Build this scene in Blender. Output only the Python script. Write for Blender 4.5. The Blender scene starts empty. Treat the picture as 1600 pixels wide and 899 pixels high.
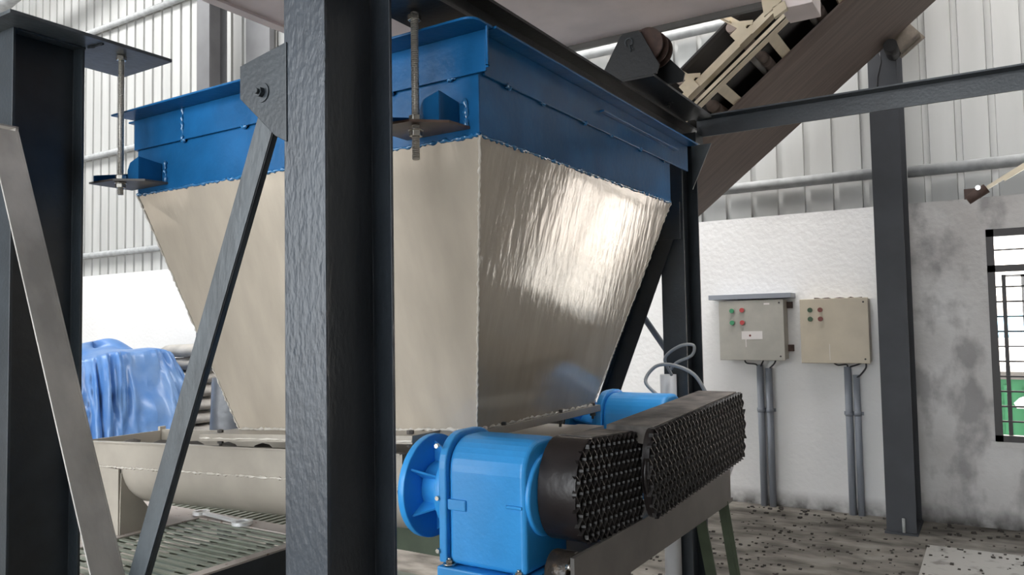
import bpy, math, random
from math import pi, sin, cos, radians as R_
from mathutils import Vector as V, Matrix, noise
random.seed(7)
C = bpy.context.scene.collection
S = bpy.context.scene

# ---------------------------------------------------------------- camera, world, light
cam = bpy.data.cameras.new('camera'); co = bpy.data.objects.new('camera', cam); C.objects.link(co)
cam.sensor_width = 36; cam.lens = 1210/1600*36; cam.clip_start = .05; cam.clip_end = 300
rx = V((.848, .529, -.018)); dn = V((-.041, .033, -.999)); fw = V((-.528, .848, .050))
rx.normalize(); fw = (fw - rx*fw.dot(rx)).normalized(); up = rx.cross(fw)
m = Matrix.Identity(4)
for i in range(3): m[i][0] = rx[i]; m[i][1] = up[i]; m[i][2] = -fw[i]
m[0][3], m[1][3], m[2][3] = 0, 0, 1.7
co.matrix_world = m
S.camera = co
S.view_settings.view_transform = 'Standard'; S.view_settings.look = 'None'
S.view_settings.gamma = 1; S.view_settings.use_curve_mapping = False
S.view_settings.exposure = 1.2
w = bpy.data.worlds.new('sky'); S.world = w; w.use_nodes = True
w.node_tree.nodes['Background'].inputs[0].default_value = (.93, .97, 1, 1)
w.node_tree.nodes['Background'].inputs[1].default_value = 3.2
def area(name, loc, target, sx, sy, power, col=(1, 1, 1)):
    l = bpy.data.lights.new(name, 'AREA'); l.shape = 'RECTANGLE'; l.size = sx; l.size_y = sy
    l.energy = power; l.color = col
    o = bpy.data.objects.new(name, l); C.objects.link(o); o.location = loc
    o.rotation_euler = (V(target)-V(loc)).to_track_quat('-Z', 'Y').to_euler()
    return o
area('fill_light_left', (-12.5, 3.0, 9.2), (-12.5, 5.0, 1.5), 6, 2.5, 330)  # added fill lamp brightening the left back wall; the roof has no skylight
area('fill_light_right', (-.8, 5.4, 9.2), (-.8, 7.2, .6), 5, 1.6, 420, (1, .975, .955))  # added fill lamp below the closed roof, aimed at the right back wall
sun = bpy.data.lights.new('sun', 'SUN'); sun.energy = 15; sun.angle = .02; sun.color = (1, .93, .84)
so = bpy.data.objects.new('sun', sun); C.objects.link(so); so.location = (10, -10, 20)
so.rotation_euler = V((-.55, .62, -.85)).to_track_quat('-Z', 'Y').to_euler()

# ---------------------------------------------------------------- mesh helper
class MB:
    def __init__(s): s.v = []; s.f = []; s.sm = []
    def add(s, vs, fs, smooth=False):
        b = len(s.v); s.v += [V(p) for p in vs]
        for f in fs: s.f.append([b+i for i in f]); s.sm.append(smooth)
        return s
    def box(s, x0, x1, y0, y1, z0, z1):
        vs = [(x, y, z) for x in (x0, x1) for y in (y0, y1) for z in (z0, z1)]
        return s.add(vs, [(0, 1, 3, 2), (4, 6, 7, 5), (0, 4, 5, 1), (2, 3, 7, 6), (0, 2, 6, 4), (1, 5, 7, 3)])
    def obox(s, c, ax, h):          # centre, three axes, three half sizes
        c = V(c); a = [V(q).normalized()*h[i] for i, q in enumerate(ax)]
        vs = [c+i*a[0]+j*a[1]+k*a[2] for i in (-1, 1) for j in (-1, 1) for k in (-1, 1)]
        return s.add(vs, [(0, 1, 3, 2), (4, 6, 7, 5), (0, 4, 5, 1), (2, 3, 7, 6), (0, 2, 6, 4), (1, 5, 7, 3)])
    def bar(s, p0, p1, w, t, side): # rectangular bar, width w along side
        p0, p1 = V(p0), V(p1); d = p1-p0; sd = V(side); sd = (sd-d*(sd.dot(d)/d.dot(d))).normalized()
        return s.obox((p0+p1)/2, (d, sd, d.cross(sd)), (d.length/2, w/2, t/2))
    def prism(s, poly, vec, smooth=False):
        n = len(poly); vec = V(vec); a = [V(p) for p in poly]
        fs = [tuple(range(n))[::-1], tuple(range(n, 2*n))]
        s.add(a+[p+vec for p in a], fs)
        b = len(s.v)-2*n
        for i in range(n):
            j = (i+1) % n; s.f.append([b+i, b+j, b+n+j, b+n+i]); s.sm.append(smooth)
        return s
    def cyl(s, p0, p1, r0, r1=None, n=20, caps=True, smooth=True):
        p0, p1 = V(p0), V(p1); r1 = r0 if r1 is None else r1
        d = (p1-p0).normalized(); a = d.orthogonal().normalized(); b = d.cross(a)
        if n == 4 or n == 6: pass
        vs = []
        for p, r in ((p0, r0), (p1, r1)):
            for k in range(n):
                t = 2*pi*k/n; vs.append(p+(a*cos(t)+b*sin(t))*r)
        base = len(s.v); s.v += vs
        for k in range(n):
            j = (k+1) % n; s.f.append([base+k, base+j, base+n+j, base+n+k]); s.sm.append(smooth)
        if caps:
            s.f.append([base+k for k in range(n)][::-1]); s.sm.append(False)
            s.f.append([base+n+k for k in range(n)]); s.sm.append(False)
        return s
    def tube(s, pts, r, n=10):
        pts = [V(p) for p in pts]; base = len(s.v); pa = None
        for i, p in enumerate(pts):
            d = (pts[min(i+1, len(pts)-1)]-pts[max(i-1, 0)]).normalized()
            a = d.orthogonal().normalized() if pa is None else (pa-d*pa.dot(d)).normalized()
            pa = a; b = d.cross(a)
            for k in range(n):
                t = 2*pi*k/n; s.v.append(p+(a*cos(t)+b*sin(t))*r)
        for i in range(len(pts)-1):
            for k in range(n):
                j = (k+1) % n
                s.f.append([base+i*n+k, base+i*n+j, base+(i+1)*n+j, base+(i+1)*n+k]); s.sm.append(True)
        s.f.append([base+k for k in range(n)][::-1]); s.sm.append(False)
        e = base+(len(pts)-1)*n; s.f.append([e+k for k in range(n)]); s.sm.append(False)
        return s
    def weld(s, p0, p1, r=.006, step=.012, amp=.5):   # a hand-laid weld bead
        p0, p1 = V(p0), V(p1); L = (p1-p0).length; n = max(2, int(L/step)); base = len(s.v)
        d = (p1-p0).normalized(); a = d.orthogonal().normalized(); b = d.cross(a); k6 = 6
        for i in range(n+1):
            rr = r*(1+amp*random.uniform(-1, 1)); o = (a*random.uniform(-1, 1)+b*random.uniform(-1, 1))*r*.4
            for k in range(k6):
                t = 2*pi*k/k6; s.v.append(p0+(p1-p0)*i/n+o+(a*cos(t)+b*sin(t))*rr)
        for i in range(n):
            for k in range(k6):
                j = (k+1) % k6
                s.f.append([base+i*k6+k, base+i*k6+j, base+(i+1)*k6+j, base+(i+1)*k6+k]); s.sm.append(True)
        return s
    def build(s, name, mat, parent=None, bevel=0, seg=2):
        off = V((0, 0, 0)); p = parent
        while p is not None: off += V(p.location); p = p.parent
        me = bpy.data.meshes.new(name)
        me.from_pydata([tuple(q-off) for q in s.v], [], s.f); me.update()
        me.polygons.foreach_set('use_smooth', s.sm)
        import bmesh
        bm = bmesh.new(); bm.from_mesh(me); bmesh.ops.recalc_face_normals(bm, faces=bm.faces); bm.to_mesh(me); bm.free()
        me.materials.append(mat)
        o = bpy.data.objects.new(name, me); C.objects.link(o)
        if parent is not None: o.parent = parent
        if bevel:
            b = o.modifiers.new('bevel', 'BEVEL'); b.width = bevel; b.segments = seg; b.limit_method = 'ANGLE'; b.angle_limit = R_(40)
        return o
def tag(o, label, cat, group=None, kind=None):
    o['label'] = label; o['category'] = cat
    if group: o['group'] = group
    if kind: o['kind'] = kind
    return o
def thing(name, loc, label, cat, group=None):
    o = bpy.data.objects.new(name, None); C.objects.link(o); o.location = loc; o.empty_display_size = .1
    return tag(o, label, cat, group)
def struct(o): o['kind'] = 'structure'; return o
def copy_tree(o, parent=None):
    c = o.copy(); C.objects.link(c); c.parent = parent
    for ch in [q for q in bpy.data.objects if q.parent == o]: copy_tree(ch, c)
    return c

# ---------------------------------------------------------------- materials
def mat(name, col, rough=.5, metal=0., bump=0., bscale=40., var=0., vscale=6., col2=None, coat=0., stretch=(1, 1, 1), spec=.5, thr=None):
    m = bpy.data.materials.new(name); m.use_nodes = True; nt = m.node_tree; N = nt.nodes; L = nt.links
    p = N['Principled BSDF']; p.inputs['Base Color'].default_value = (*col, 1)
    p.inputs['Roughness'].default_value = rough; p.inputs['Metallic'].default_value = metal
    p.inputs['Coat Weight'].default_value = coat; p.inputs['Coat Roughness'].default_value = .08
    p.inputs['Specular IOR Level'].default_value = spec
    g = N.new('ShaderNodeNewGeometry'); mp = N.new('ShaderNodeMapping'); mp.inputs['Scale'].default_value = stretch
    L.new(g.outputs['Position'], mp.inputs['Vector'])
    if var or col2:
        n = N.new('ShaderNodeTexNoise'); n.inputs['Scale'].default_value = vscale; n.inputs['Detail'].default_value = 6
        L.new(mp.outputs[0], n.inputs['Vector'])
        r = N.new('ShaderNodeValToRGB'); lo, hi = thr or (.35, .65)
        r.color_ramp.elements[0].position = lo; r.color_ramp.elements[1].position = hi
        c2 = col2 or tuple(c*(1-var) for c in col)
        r.color_ramp.elements[0].color = (*c2, 1); r.color_ramp.elements[1].color = (*col, 1)
        L.new(n.outputs['Fac'], r.inputs[0]); L.new(r.outputs[0], p.inputs['Base Color'])
    if bump:
        n = N.new('ShaderNodeTexNoise'); n.inputs['Scale'].default_value = bscale; n.inputs['Detail'].default_value = 3
        L.new(mp.outputs[0], n.inputs['Vector'])
        b = N.new('ShaderNodeBump'); b.inputs['Strength'].default_value = bump; b.inputs['Distance'].default_value = .01
        L.new(n.outputs['Fac'], b.inputs['Height']); L.new(b.outputs[0], p.inputs['Normal'])
    return m
M = {}
M['navy'] = mat('painted_slate_steel', (.028, .036, .044), .38, bump=.12, bscale=60, var=.25, vscale=9)
M['navy_rough'] = mat('brush_painted_slate_steel', (.042, .052, .066), .36, bump=.35, bscale=55, var=.2, vscale=9, stretch=(1, 1, .45))
M['black'] = mat('black_painted_steel', (.014, .016, .018), .35, bump=.1, bscale=50)
M['column_grey'] = mat('matt_charcoal_paint', (.058, .062, .072), .6, var=.25, vscale=3, bump=.05)
M['brace'] = mat('grey_angle_steel', (.072, .085, .095), .38, var=.3, vscale=14, bump=.15, bscale=50, stretch=(1, 1, .5))
M['brace_dust'] = mat('dusty_grey_angle_steel', (.46, .44, .41), .5, var=.35, vscale=6, bump=.1, stretch=(1, 1, .5))
M['blue'] = mat('glossy_blue_enamel', (.012, .115, .30), .28, bump=.12, bscale=35, var=.3, vscale=5, spec=.18)
M['gear_blue'] = mat('gearbox_blue_enamel', (.035, .33, .78), .38, bump=.08, bscale=60, var=.12, vscale=6)
M['beige'] = mat('glossy_beige_paint', (.46, .405, .335), .11, bump=.21, bscale=11, var=.14, vscale=3.5, coat=.35, stretch=(2.2, 2.2, .22))
M['beige_matt'] = mat('beige_trough_paint', (.38, .345, .295), .34, bump=.08, bscale=30, var=.15, vscale=5)
M['cream'] = mat('cream_painted_steel', (.68, .58, .42), .45, var=.15, vscale=10)
M['weld'] = mat('painted_weld_bead', (.55, .51, .45), .15, coat=.5)
M['weld_blue'] = mat('blue_painted_weld_bead', (.03, .16, .36), .12, coat=.6)
M['zinc'] = mat('zinc_plated_steel', (.62, .60, .55), .25, metal=.9)
M['thread'] = mat('threaded_steel', (.50, .48, .44), .35, metal=.6)
M['chrome'] = mat('chrome', (.85, .85, .85), .32, metal=.45)
M['brown'] = mat('greasy_brown_steel', (.13, .085, .065), .35, var=.4, vscale=20)
M['mesh'] = mat('black_expanded_metal', (.008, .0065, .0065), .33, bump=.1)
M['guard'] = mat('oily_black_sheet', (.020, .016, .016), .3, bump=.15, bscale=25, var=.4, vscale=10)
M['guard_top'] = mat('dusty_guard_sheet', (.16, .14, .125), .6, var=.7, vscale=9, bump=.2)
M['grease'] = mat('greasy_black_bearing', (.022, .017, .013), .35, bump=.5, bscale=40, col2=(.09, .06, .035), vscale=22, thr=(.3, .42))
M['base'] = mat('warm_grey_steel', (.10, .092, .085), .45, var=.3, vscale=6)
M['belt'] = mat('dusty_brown_rubber', (.20, .155, .135), .75, var=.25, vscale=9, stretch=(.25, 3.2, .25))
M['belt_black'] = mat('black_rubber', (.02, .018, .018), .6)
M['deck'] = mat('lilac_grey_steel', (.86, .75, .73), .5, var=.22, vscale=2.2)
M['sheet'] = mat('galvalume_sheet', (.50, .50, .485), .42, var=.12, vscale=4, stretch=(1, 1, .15), spec=.4)
M['galv'] = mat('galvanised_pipe', (.42, .43, .43), .45, var=.25, vscale=12)
M['wall'] = None
M['pvc'] = mat('grey_pvc', (.27, .29, .33), .4)
M['cable'] = mat('black_cable', (.03, .03, .035), .45)
M['cable_grey'] = mat('grey_cable', (.25, .26, .27), .45)
M['box_grey'] = mat('grey_enclosure_paint', (.43, .41, .36), .45, var=.12, vscale=7)
M['box_beige'] = mat('beige_enclosure_paint', (.54, .47, .36), .45, var=.1, vscale=6)
M['white'] = mat('white_paint', (.75, .74, .73), .5)
M['sticker'] = mat('white_sticker', (.72, .68, .66), .5)
M['green_b'] = mat('green_button', (.02, .25, .10), .3); M['red_b'] = mat('red_button', (.45, .04, .04), .3)
M['green_d'] = mat('dark_green_button', (.03, .07, .03), .4); M['red_d'] = mat('dark_red_button', (.16, .03, .02), .4)
M['grating'] = mat('green_grey_grating', (.27, .29, .235), .5, var=.2)
M['green'] = mat('green_painted_steel', (.06, .08, .05), .45, var=.25, vscale=8)
M['plate'] = mat('beige_pocked_plate', (.44, .39, .36), .5, col2=(.20, .13, .10), vscale=26, thr=(.33, .37))
M['tarp'] = mat('blue_tarpaulin', (.07, .19, .46), .38, bump=.5, bscale=9, col2=(.15, .27, .50), vscale=3)
M['sack'] = mat('woven_white_sack', (.50, .47, .43), .7, bump=.3, bscale=30, var=.25, vscale=6)
M['dark_wrap'] = mat('grey_plastic_wrap', (.13, .14, .16), .3, bump=.4, bscale=12, var=.4, vscale=5)
M['frame_black'] = mat('brown_black_window_frame', (.035, .030, .030), .5)
M['bright_wall'] = mat('sunlit_plaster', (.85, .80, .76), .8)
M['green_shed'] = mat('green_gate_paint', (.008, .11, .04), .5)
M['asphalt'] = mat('yard_concrete', (.55, .53, .50), .9)
M['blue_sheet'] = mat('pale_blue_sheet', (.25, .52, .72), .6)
M['bracket'] = mat('dull_beige_steel', (.30, .25, .20), .5, var=.4, vscale=12)
M['rust'] = mat('rusty_steel', (.075, .042, .032), .7, var=.4, vscale=30)

def wall_material():
    m = bpy.data.materials.new('stained_white_plaster'); m.use_nodes = True; nt = m.node_tree; N = nt.nodes; L = nt.links
    p = N['Principled BSDF']; p.inputs['Roughness'].default_value = .8; p.inputs['Specular IOR Level'].default_value = .2
    g = N.new('ShaderNodeNewGeometry'); sx = N.new('ShaderNodeSeparateXYZ'); L.new(g.outputs['Position'], sx.inputs[0])
    def noise_(scale, det=7, st=(1, 1, 1)):
        mp = N.new('ShaderNodeMapping'); mp.inputs['Scale'].default_value = st; L.new(g.outputs['Position'], mp.inputs[0])
        n = N.new('ShaderNodeTexNoise'); n.inputs['Scale'].default_value = scale; n.inputs['Detail'].default_value = det
        L.new(mp.outputs[0], n.inputs['Vector']); return n.outputs['Fac']
    def mrange(v, a, b, c=0., d=1.):
        r = N.new('ShaderNodeMapRange'); r.inputs[1].default_value = a; r.inputs[2].default_value = b
        r.inputs[3].default_value = c; r.inputs[4].default_value = d; L.new(v, r.inputs[0]); return r.outputs[0]
    def mul(a, b, op='MULTIPLY'):
        q = N.new('ShaderNodeMath'); q.operation = op
        for i, x in enumerate((a, b)):
            if isinstance(x, float): q.inputs[i].default_value = x
            else: L.new(x, q.inputs[i])
        q.use_clamp = True
        return q.outputs[0]
    # bare smoked cement right of the wall column, whitewash to its left
    bare = mrange(sx.outputs[0], -.75, -.70)
    grime = mul(bare, mrange(noise_(1.8, 8, (1, 1, .7)), .30, .72, .30, 1.0))
    patch = mul(bare, mrange(noise_(3.3, 9, (1.3, 1, .8)), .52, .66))
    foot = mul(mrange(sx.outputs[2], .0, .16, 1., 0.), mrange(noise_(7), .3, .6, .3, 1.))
    faint = mrange(noise_(1.1, 6, (1, 1, .5)), .45, .8, 0., .25)
    def mix(fac, a, b):
        x = N.new('ShaderNodeMix'); x.data_type = 'RGBA'; L.new(fac, x.inputs[0])
        for i, c in ((6, a), (7, b)):
            if isinstance(c, tuple): x.inputs[i].default_value = (*c, 1)
            else: L.new(c, x.inputs[i])
        return x.outputs[2]
    c = mix(faint, (.80, .79, .78), (.60, .59, .58))
    c = mix(grime, c, (.43, .41, .395))
    c = mix(mul(patch, .6), c, (.20, .19, .19))
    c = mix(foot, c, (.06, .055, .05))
    L.new(c, p.inputs['Base Color'])
    n = noise_(22); b = N.new('ShaderNodeBump'); b.inputs['Strength'].default_value = .25; b.inputs['Distance'].default_value = .02
    L.new(n, b.inputs['Height']); L.new(b.outputs[0], p.inputs['Normal'])
    return m
M['wall'] = wall_material()
M['floor'] = mat('dusty_concrete', (.30, .275, .24), .85, bump=.9, bscale=14, col2=(.09, .078, .066), vscale=4.5, thr=(.34, .66), stretch=(.7, 1.3, 1))

# ================================================================= SETTING
WY = 7.42                                             # inner face of the back wall
struct(MB().box(-20, 5.2, -8, WY+.25, -.12, 0).build('floor', M['floor']))
b = MB()                                              # dwarf wall with the window opening
wx0, wx1, wz0, wz1 = -.04, 1.14, .70, 2.42
b.box(-20, wx0, WY, WY+.23, 0, 2.69); b.box(wx1, 5.2, WY, WY+.23, 0, 2.69)
b.box(wx0, wx1, WY, WY+.23, 0, wz0); b.box(wx0, wx1, WY, WY+.23, wz1, 2.69)
struct(b.build('wall_back', M['wall']))
b = MB()                                              # ribbed sheet above it
x = -20.; prof = []
while x < 5.2:
    prof += [(x, 0), (x+.175, 0), (x+.180, .04), (x+.225, .04), (x+.230, 0)]; x += .245
for k, (px, py) in enumerate(prof):
    b.v += [V((px, WY+.06+py, 2.55)), V((px, WY+.06+py, 9.6))]
for k in range(len(prof)-1):
    b.f.append([2*k, 2*k+2, 2*k+3, 2*k+1]); b.sm.append(False)
n0 = len(b.v)
for k, (px, py) in enumerate(prof): b.v += [V((px, WY+.10+py, 2.55)), V((px, WY+.10+py, 9.6))]
for k in range(len(prof)-1):
    b.f.append([n0+2*k, n0+2*k+1, n0+2*k+3, n0+2*k+2]); b.sm.append(False)
sh = struct(b.build('wall_back_sheet', M['sheet']))
struct(MB().box(-20.2, 5.2, -8, WY+.4, 9.5, 9.6).build('ceiling', M['sheet']))
M['dim'] = mat('grey_block_wall', (.10, .095, .09), .85, var=.2)
struct(MB().box(5.0, 5.2, -8, WY+.2, 0, 9.5).build('wall_right', M['dim']))
struct(MB().box(1.5, 5.2, -8.2, -8.0, 0, 9.5).box(-20.2, 1.5, -8.2, -8.0, 6.5, 9.5).box(-20.2, -13, -8.2, -8.0, 0, 6.5).build('wall_front', M['dim']))
struct(MB().box(-20.2, -20.0, -8.0, WY+.2, 0, 9.5).build('wall_left', M['dim']))

# purlins of the back wall
def purlin(x0, x1, z, label, y=WY-.02, r=.05):
    o = MB().cyl((x0, y, z), (x1, y, z), r, n=16).build('wall_purlin', M['galv'])
    tag(o, label, 'purlin', 'wall purlins'); return o
purlin(-20, -10.0, 3.04, 'galvanised pipe purlin just above white wall at far left')
purlin(-8.4, -.82, 2.98, 'galvanised pipe purlin above white wall behind hopper and motor guards')
purlin(-.585, 5.0, 2.96, 'galvanised pipe purlin just above window wall at far right')
purlin(-20, -10.0, 4.74, 'middle galvanised pipe purlin left of the far wall column')
purlin(-8.4, -.82, 4.60, 'high galvanised pipe purlin seen behind the black pulley bracket')
purlin(-20, -10.0, 6.93, 'topmost galvanised pipe purlin at upper left')

# columns on the wall
def wall_column(x, label, z1, mt, gname=None, w=.215, y0=6.90, dy=.50):
    t = thing('wall_column', (x, y0+dy/2, 0), label, 'column')
    b = MB()
    b.prism([(x-w/2, y0, 0), (x+w/2, y0, 0), (x+w/2, y0+.016, 0), (x+.006, y0+.016, 0), (x+.006, y0+dy-.016, 0), (x+w/2, y0+dy-.016, 0),
             (x+w/2, y0+dy, 0), (x-w/2, y0+dy, 0), (x-w/2, y0+dy-.016, 0), (x-.006, y0+dy-.016, 0), (x-.006, y0+.016, 0), (x-w/2, y0+.016, 0)], (0, 0, z1))
    b.build('steel_section', mt, t)
    MB().box(x-w/2-.012, x+w/2+.012, y0-.035, y0+dy, 0, .015).build('base_plate', mt, t)
    MB().cyl((x+.02, y0-.03, .02), (x+.02, y0-.03, .13), .012, n=8).build('anchor_bolt', M['galv'], t)
    return t
wall_column(-.70, 'charcoal steel column standing against wall between beige control box and window', 9.45, M['column_grey'])
M['far_col'] = mat('light_grey_column_paint', (.13, .13, .135), .5, var=.2, vscale=3)
wall_column(-9.40, 'tall grey steel column against ribbed sheet wall at upper left', 9.45, M['far_col'], w=.28, dy=.30)

# beige tube under the roof, upper left
o = MB().cyl((-19.5, 6.6, 6.55), (-10.6, 6.6, 8.3), .16, n=20).build('roof_tube', M['galv'])
tag(o, 'thick pale tube crossing under the roof at top left corner', 'pipe')
# high grey wall trunking left of the main column
o = MB().box(-9.0, -8.5, WY-.10, WY-.02, 2.7, 9.3).build('wall_panel', M['far_col'])
tag(o, 'wide grey vertical panel on sheet wall seen left of the front column', 'panel')

# window
wd = MB()
fy0, fy1 = WY-.01, WY+.06
for a in ((wx0, wx0+.055, wz0, wz1), (wx1-.055, wx1, wz0, wz1)): wd.box(a[0], a[1], fy0, fy1, a[2], a[3])
wd.box(wx0, wx1, fy0, fy1, wz0, wz0+.05); wd.box(wx0, wx1, fy0, fy1, wz1-.06, wz1); wd.box(wx0, wx1, fy0, fy1, 2.07, 2.125)
wd.box(.60, .66, fy0, fy1, wz0, wz1)
win = struct(wd.build('window_1', M['frame_black']))
g = MB(); z = .86
while z < 2.03: g.bar((wx0+.05, WY+.03, z), (wx1-.05, WY+.03, z), .014, .012, (0, 0, 1)); z += .121
g.bar((wx0+.05, WY+.03, 2.25), (wx1-.05, WY+.03, 2.25), .014, .012, (0, 0, 1))
g.build('window_grille', M['frame_black'], win)
g = MB(); g.box(.055, .085, WY+.06, WY+.09, wz0+.05, 2.05)
g.build('casement_stile', M['frame_black'], win)
g = MB(); g.box(.19, .215, WY+.10, WY+.13, wz0+.05, 2.05); g.box(.07, .215, WY+.10, WY+.13, 2.03, 2.05)
g.build('casement_frame', M['white'], win)
struct(MB().box(wx0-.03, wx1+.03, WY-.03, WY+.0, wz0-.045, wz0).build('trim_1', M['wall']))

# outside the window
struct(MB().box(-14, 22, WY+.25, 40, -.14, -.02).build('ground_outside', M['asphalt']))
t = thing('neighbour_building', (4, 17, -.02), 'pale building beyond the window bars', 'building')
MB().box(-9, 16, 17, 20, -.02, 6.5).build('facade', M['bright_wall'], t)
MB().box(-9.2, 16.2, 16.7, 17, 2.1, 2.25).build('sill_band', M['asphalt'], t)
t = thing('green_container', (.5, 11.5, -.02), 'green metal container in the yard behind the window', 'container')
b = MB().box(.0, 1.0, 10.9, 12.1, -.02, .97)
for k in range(5): b.box(.05+k*.2, .11+k*.2, 10.87, 10.9, .05, .90)
b.build('container_body', M['green_shed'], t)
MB().box(-.05, 1.05, 10.84, 12.15, .97, 1.06).build('container_rim', M['base'], t)
t = thing('blue_canopy', (1.6, 13.6, -.02), 'pale blue canopy sheet above the green container outside', 'canopy')
MB().prism([(-.5, 13, 1.45), (-.5, 14.4, 1.75), (-.5, 14.4, 1.71), (-.5, 13, 1.41)], (1.6, 0, 0)).build('roof_sheet', M['blue_sheet'], t)
for xx in (-.3, 1.0): MB().box(xx, xx+.07, 13.1, 13.17, -.02, 1.44).build('post', M['white'], t)
o = MB().cyl((.20, 9.7, .80), (.50, 9.7, .93), .06, n=14)
o.cyl((.20, 9.7, .80), (.14, 9.7, .775), .06, .03, n=14); o.box(.27, .33, 9.67, 9.73, -.02, .82)
tag(o.build('yard_lamp', M['white']), 'white lamp head on short post seen low in the window', 'lamp')

# ================================================================= FRAME OF THE HOPPER
def isect(b, xc, y0, w, d, tf, tw, z0, z1):
    x0, x1 = xc-w/2, xc+w/2
    P = [(x0, y0), (x1, y0), (x1, y0+tf), (xc+tw/2, y0+tf), (xc+tw/2, y0+d-tf), (x1, y0+d-tf), (x1, y0+d), (x0, y0+d), (x0, y0+d-tf), (xc-tw/2, y0+d-tf), (xc-tw/2, y0+tf), (x0, y0+tf)]
    return b.prism([(p[0], p[1], z0) for p in P], (0, 0, z1-z0))
def bolt(p, d, r, name, mt, parent, washer=True):
    p = V(p); d = V(d).normalized(); b = MB()
    if washer: b.cyl(p, p+d*.004, r*1.9, n=24)
    b.cyl(p+d*.004, p+d*(.004+r*.9), r, n=6, smooth=False); b.cyl(p+d*(.004+r*.9), p+d*(.004+r*1.5), r*.55, n=12)
    return b.build(name, mt, parent)

# front column
XC = -1.710
t = thing('frame_column', (XC, 1.75, 0), 'dark slate steel I-section column in the foreground, standing before the hopper', 'column', 'columns of the hopper frame')
isect(MB(), XC, 1.60, .170, .30, .012, .010, 0, 3.28).build('steel_section', M['navy_rough'], t, bevel=.002)
MB().box(XC-.15, XC+.15, 1.5, 2.0, 0, .02).build('base_plate', M['navy'], t)
g = MB().prism([(-1.99, 1.595, 2.535), (-1.78, 1.595, 2.57), (-1.78, 1.595, 2.265), (-1.83, 1.595, 2.29), (-1.99, 1.595, 2.43)], (0, .012, 0))
gp = g.build('gusset_plate', M['navy'], t, bevel=.002)
bolt((-1.885, 1.595, 2.432), (0, -1, 0), .016, 'bolt', M['navy'], gp)
MB().prism([(XC+.006, 1.612, 2.70), (XC+.085, 1.612, 2.70), (XC+.085, 1.612, 3.0), (XC+.006, 1.612, 3.0)], (0, .012, 0)).build('cleat', M['navy'], t)
wl = MB(); wl.weld((XC+.086, 1.602, 2.42), (XC+.086, 1.602, 2.56), .004, .018, .9)
wl.weld((XC+.012, 1.70, 2.72), (XC+.012, 1.70, 3.0), .004); wl.build('weld_bead', M['navy'], t)

# left column with cap plate
XL = -3.497
t = thing('frame_column', (XL, 1.75, 0), 'dark steel column at the left picture edge with a wide cap plate', 'column', 'columns of the hopper frame')
isect(MB(), XL, 1.60, .155, .30, .012, .010, 0, 2.985).build('steel_section', M['navy'], t, bevel=.002)
MB().box(XL-.15, XL+.15, 1.5, 2.0, 0, .02).build('base_plate', M['navy'], t)
MB().box(-3.68, -3.275, 1.52, 2.235, 2.985, 3.0).build('cap_plate', M['brace'], t, bevel=.001)
g = MB().box(-3.60, -3.36, 1.586, 1.598, 2.40, 2.55); g.box(-3.60, -3.36, 1.50, 1.598, 2.545, 2.552)
g.build('gusset_plate', M['brace_dust'], t)
MB().weld((-3.42, 1.62, 2.982), (-3.42, 1.90, 2.982), .006).weld((-3.40, 1.905, 2.982), (-3.30, 1.915, 2.982), .006).build('weld_bead', M['navy'], t)

# rear right column
XR = -1.62
t = thing('frame_column', (XR, 4.55, 0), 'black steel I-section column behind the right side of the hopper', 'column', 'columns of the hopper frame')
isect(MB(), XR, 4.42, .145, .29, .012, .010, 0, 2.80).build('steel_section', M['navy'], t, bevel=.002)
MB().box(XR-.12, XR+.15, 4.41, 4.85, 0, .02).build('base_plate', M['navy'], t)
MB().prism([(-1.545, 4.60, 2.79), (-1.42, 4.60, 2.79), (-1.545, 4.60, 2.52)], (0, .01, 0)).build('gusset_plate', M['brace'], t)

# long top beam above hopper, along its right side
t = thing('top_beam', (-1.63, 3.2, 2.80), 'black steel beam running over the right side of the hopper', 'beam')
b = MB()
x0, x1 = -1.71, -1.555
P = [(x0, 2.80), (x1, 2.80), (x1, 2.812), (-1.628, 2.812), (-1.628, 2.918), (x1, 2.918), (x1, 2.93), (x0, 2.93), (x0, 2.918), (-1.638, 2.918), (-1.638, 2.812), (x0, 2.812)]
b.prism([(p[0], 1.92, p[1]) for p in P], (0, 2.95, 0)); b.build('steel_section', M['black'], t)
MB().prism([(-1.75, 1.90, 2.785), (-1.52, 1.90, 2.785), (-1.52, 2.35, 2.785), (-1.75, 2.35, 2.785)], (0, 0, .014)).build('hanger_plate', M['black'], t)
# black tie beam across the frame at the top, from the front column backwards
t = thing('tie_beam', (-2.4, 2.0, 2.95), 'black tie beam between front column and hopper top, above the blue rim', 'beam')
b = MB().box(-1.79, -1.33, 1.93, 1.945, 2.80, 3.1); b.box(-1.79, -1.33, 1.93, 2.03, 3.09, 3.105)
b.build('web_plate', M['black'], t)

# beam to the right
t = thing('cross_beam', (.8, 4.7, 2.86), 'dark angle beam running from rear column to the right picture edge', 'beam')
b = MB().box(-1.54, 4.9, 4.70, 4.71, 2.86, 2.975); b.box(-1.54, 4.9, 4.62, 4.70, 2.965, 2.975)
b.build('angle_section', M['navy'], t, bevel=.001)
MB().box(-1.70, -1.50, 4.55, 4.69, 2.80, 2.86).build('end_plate', M['black'], t)

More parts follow.
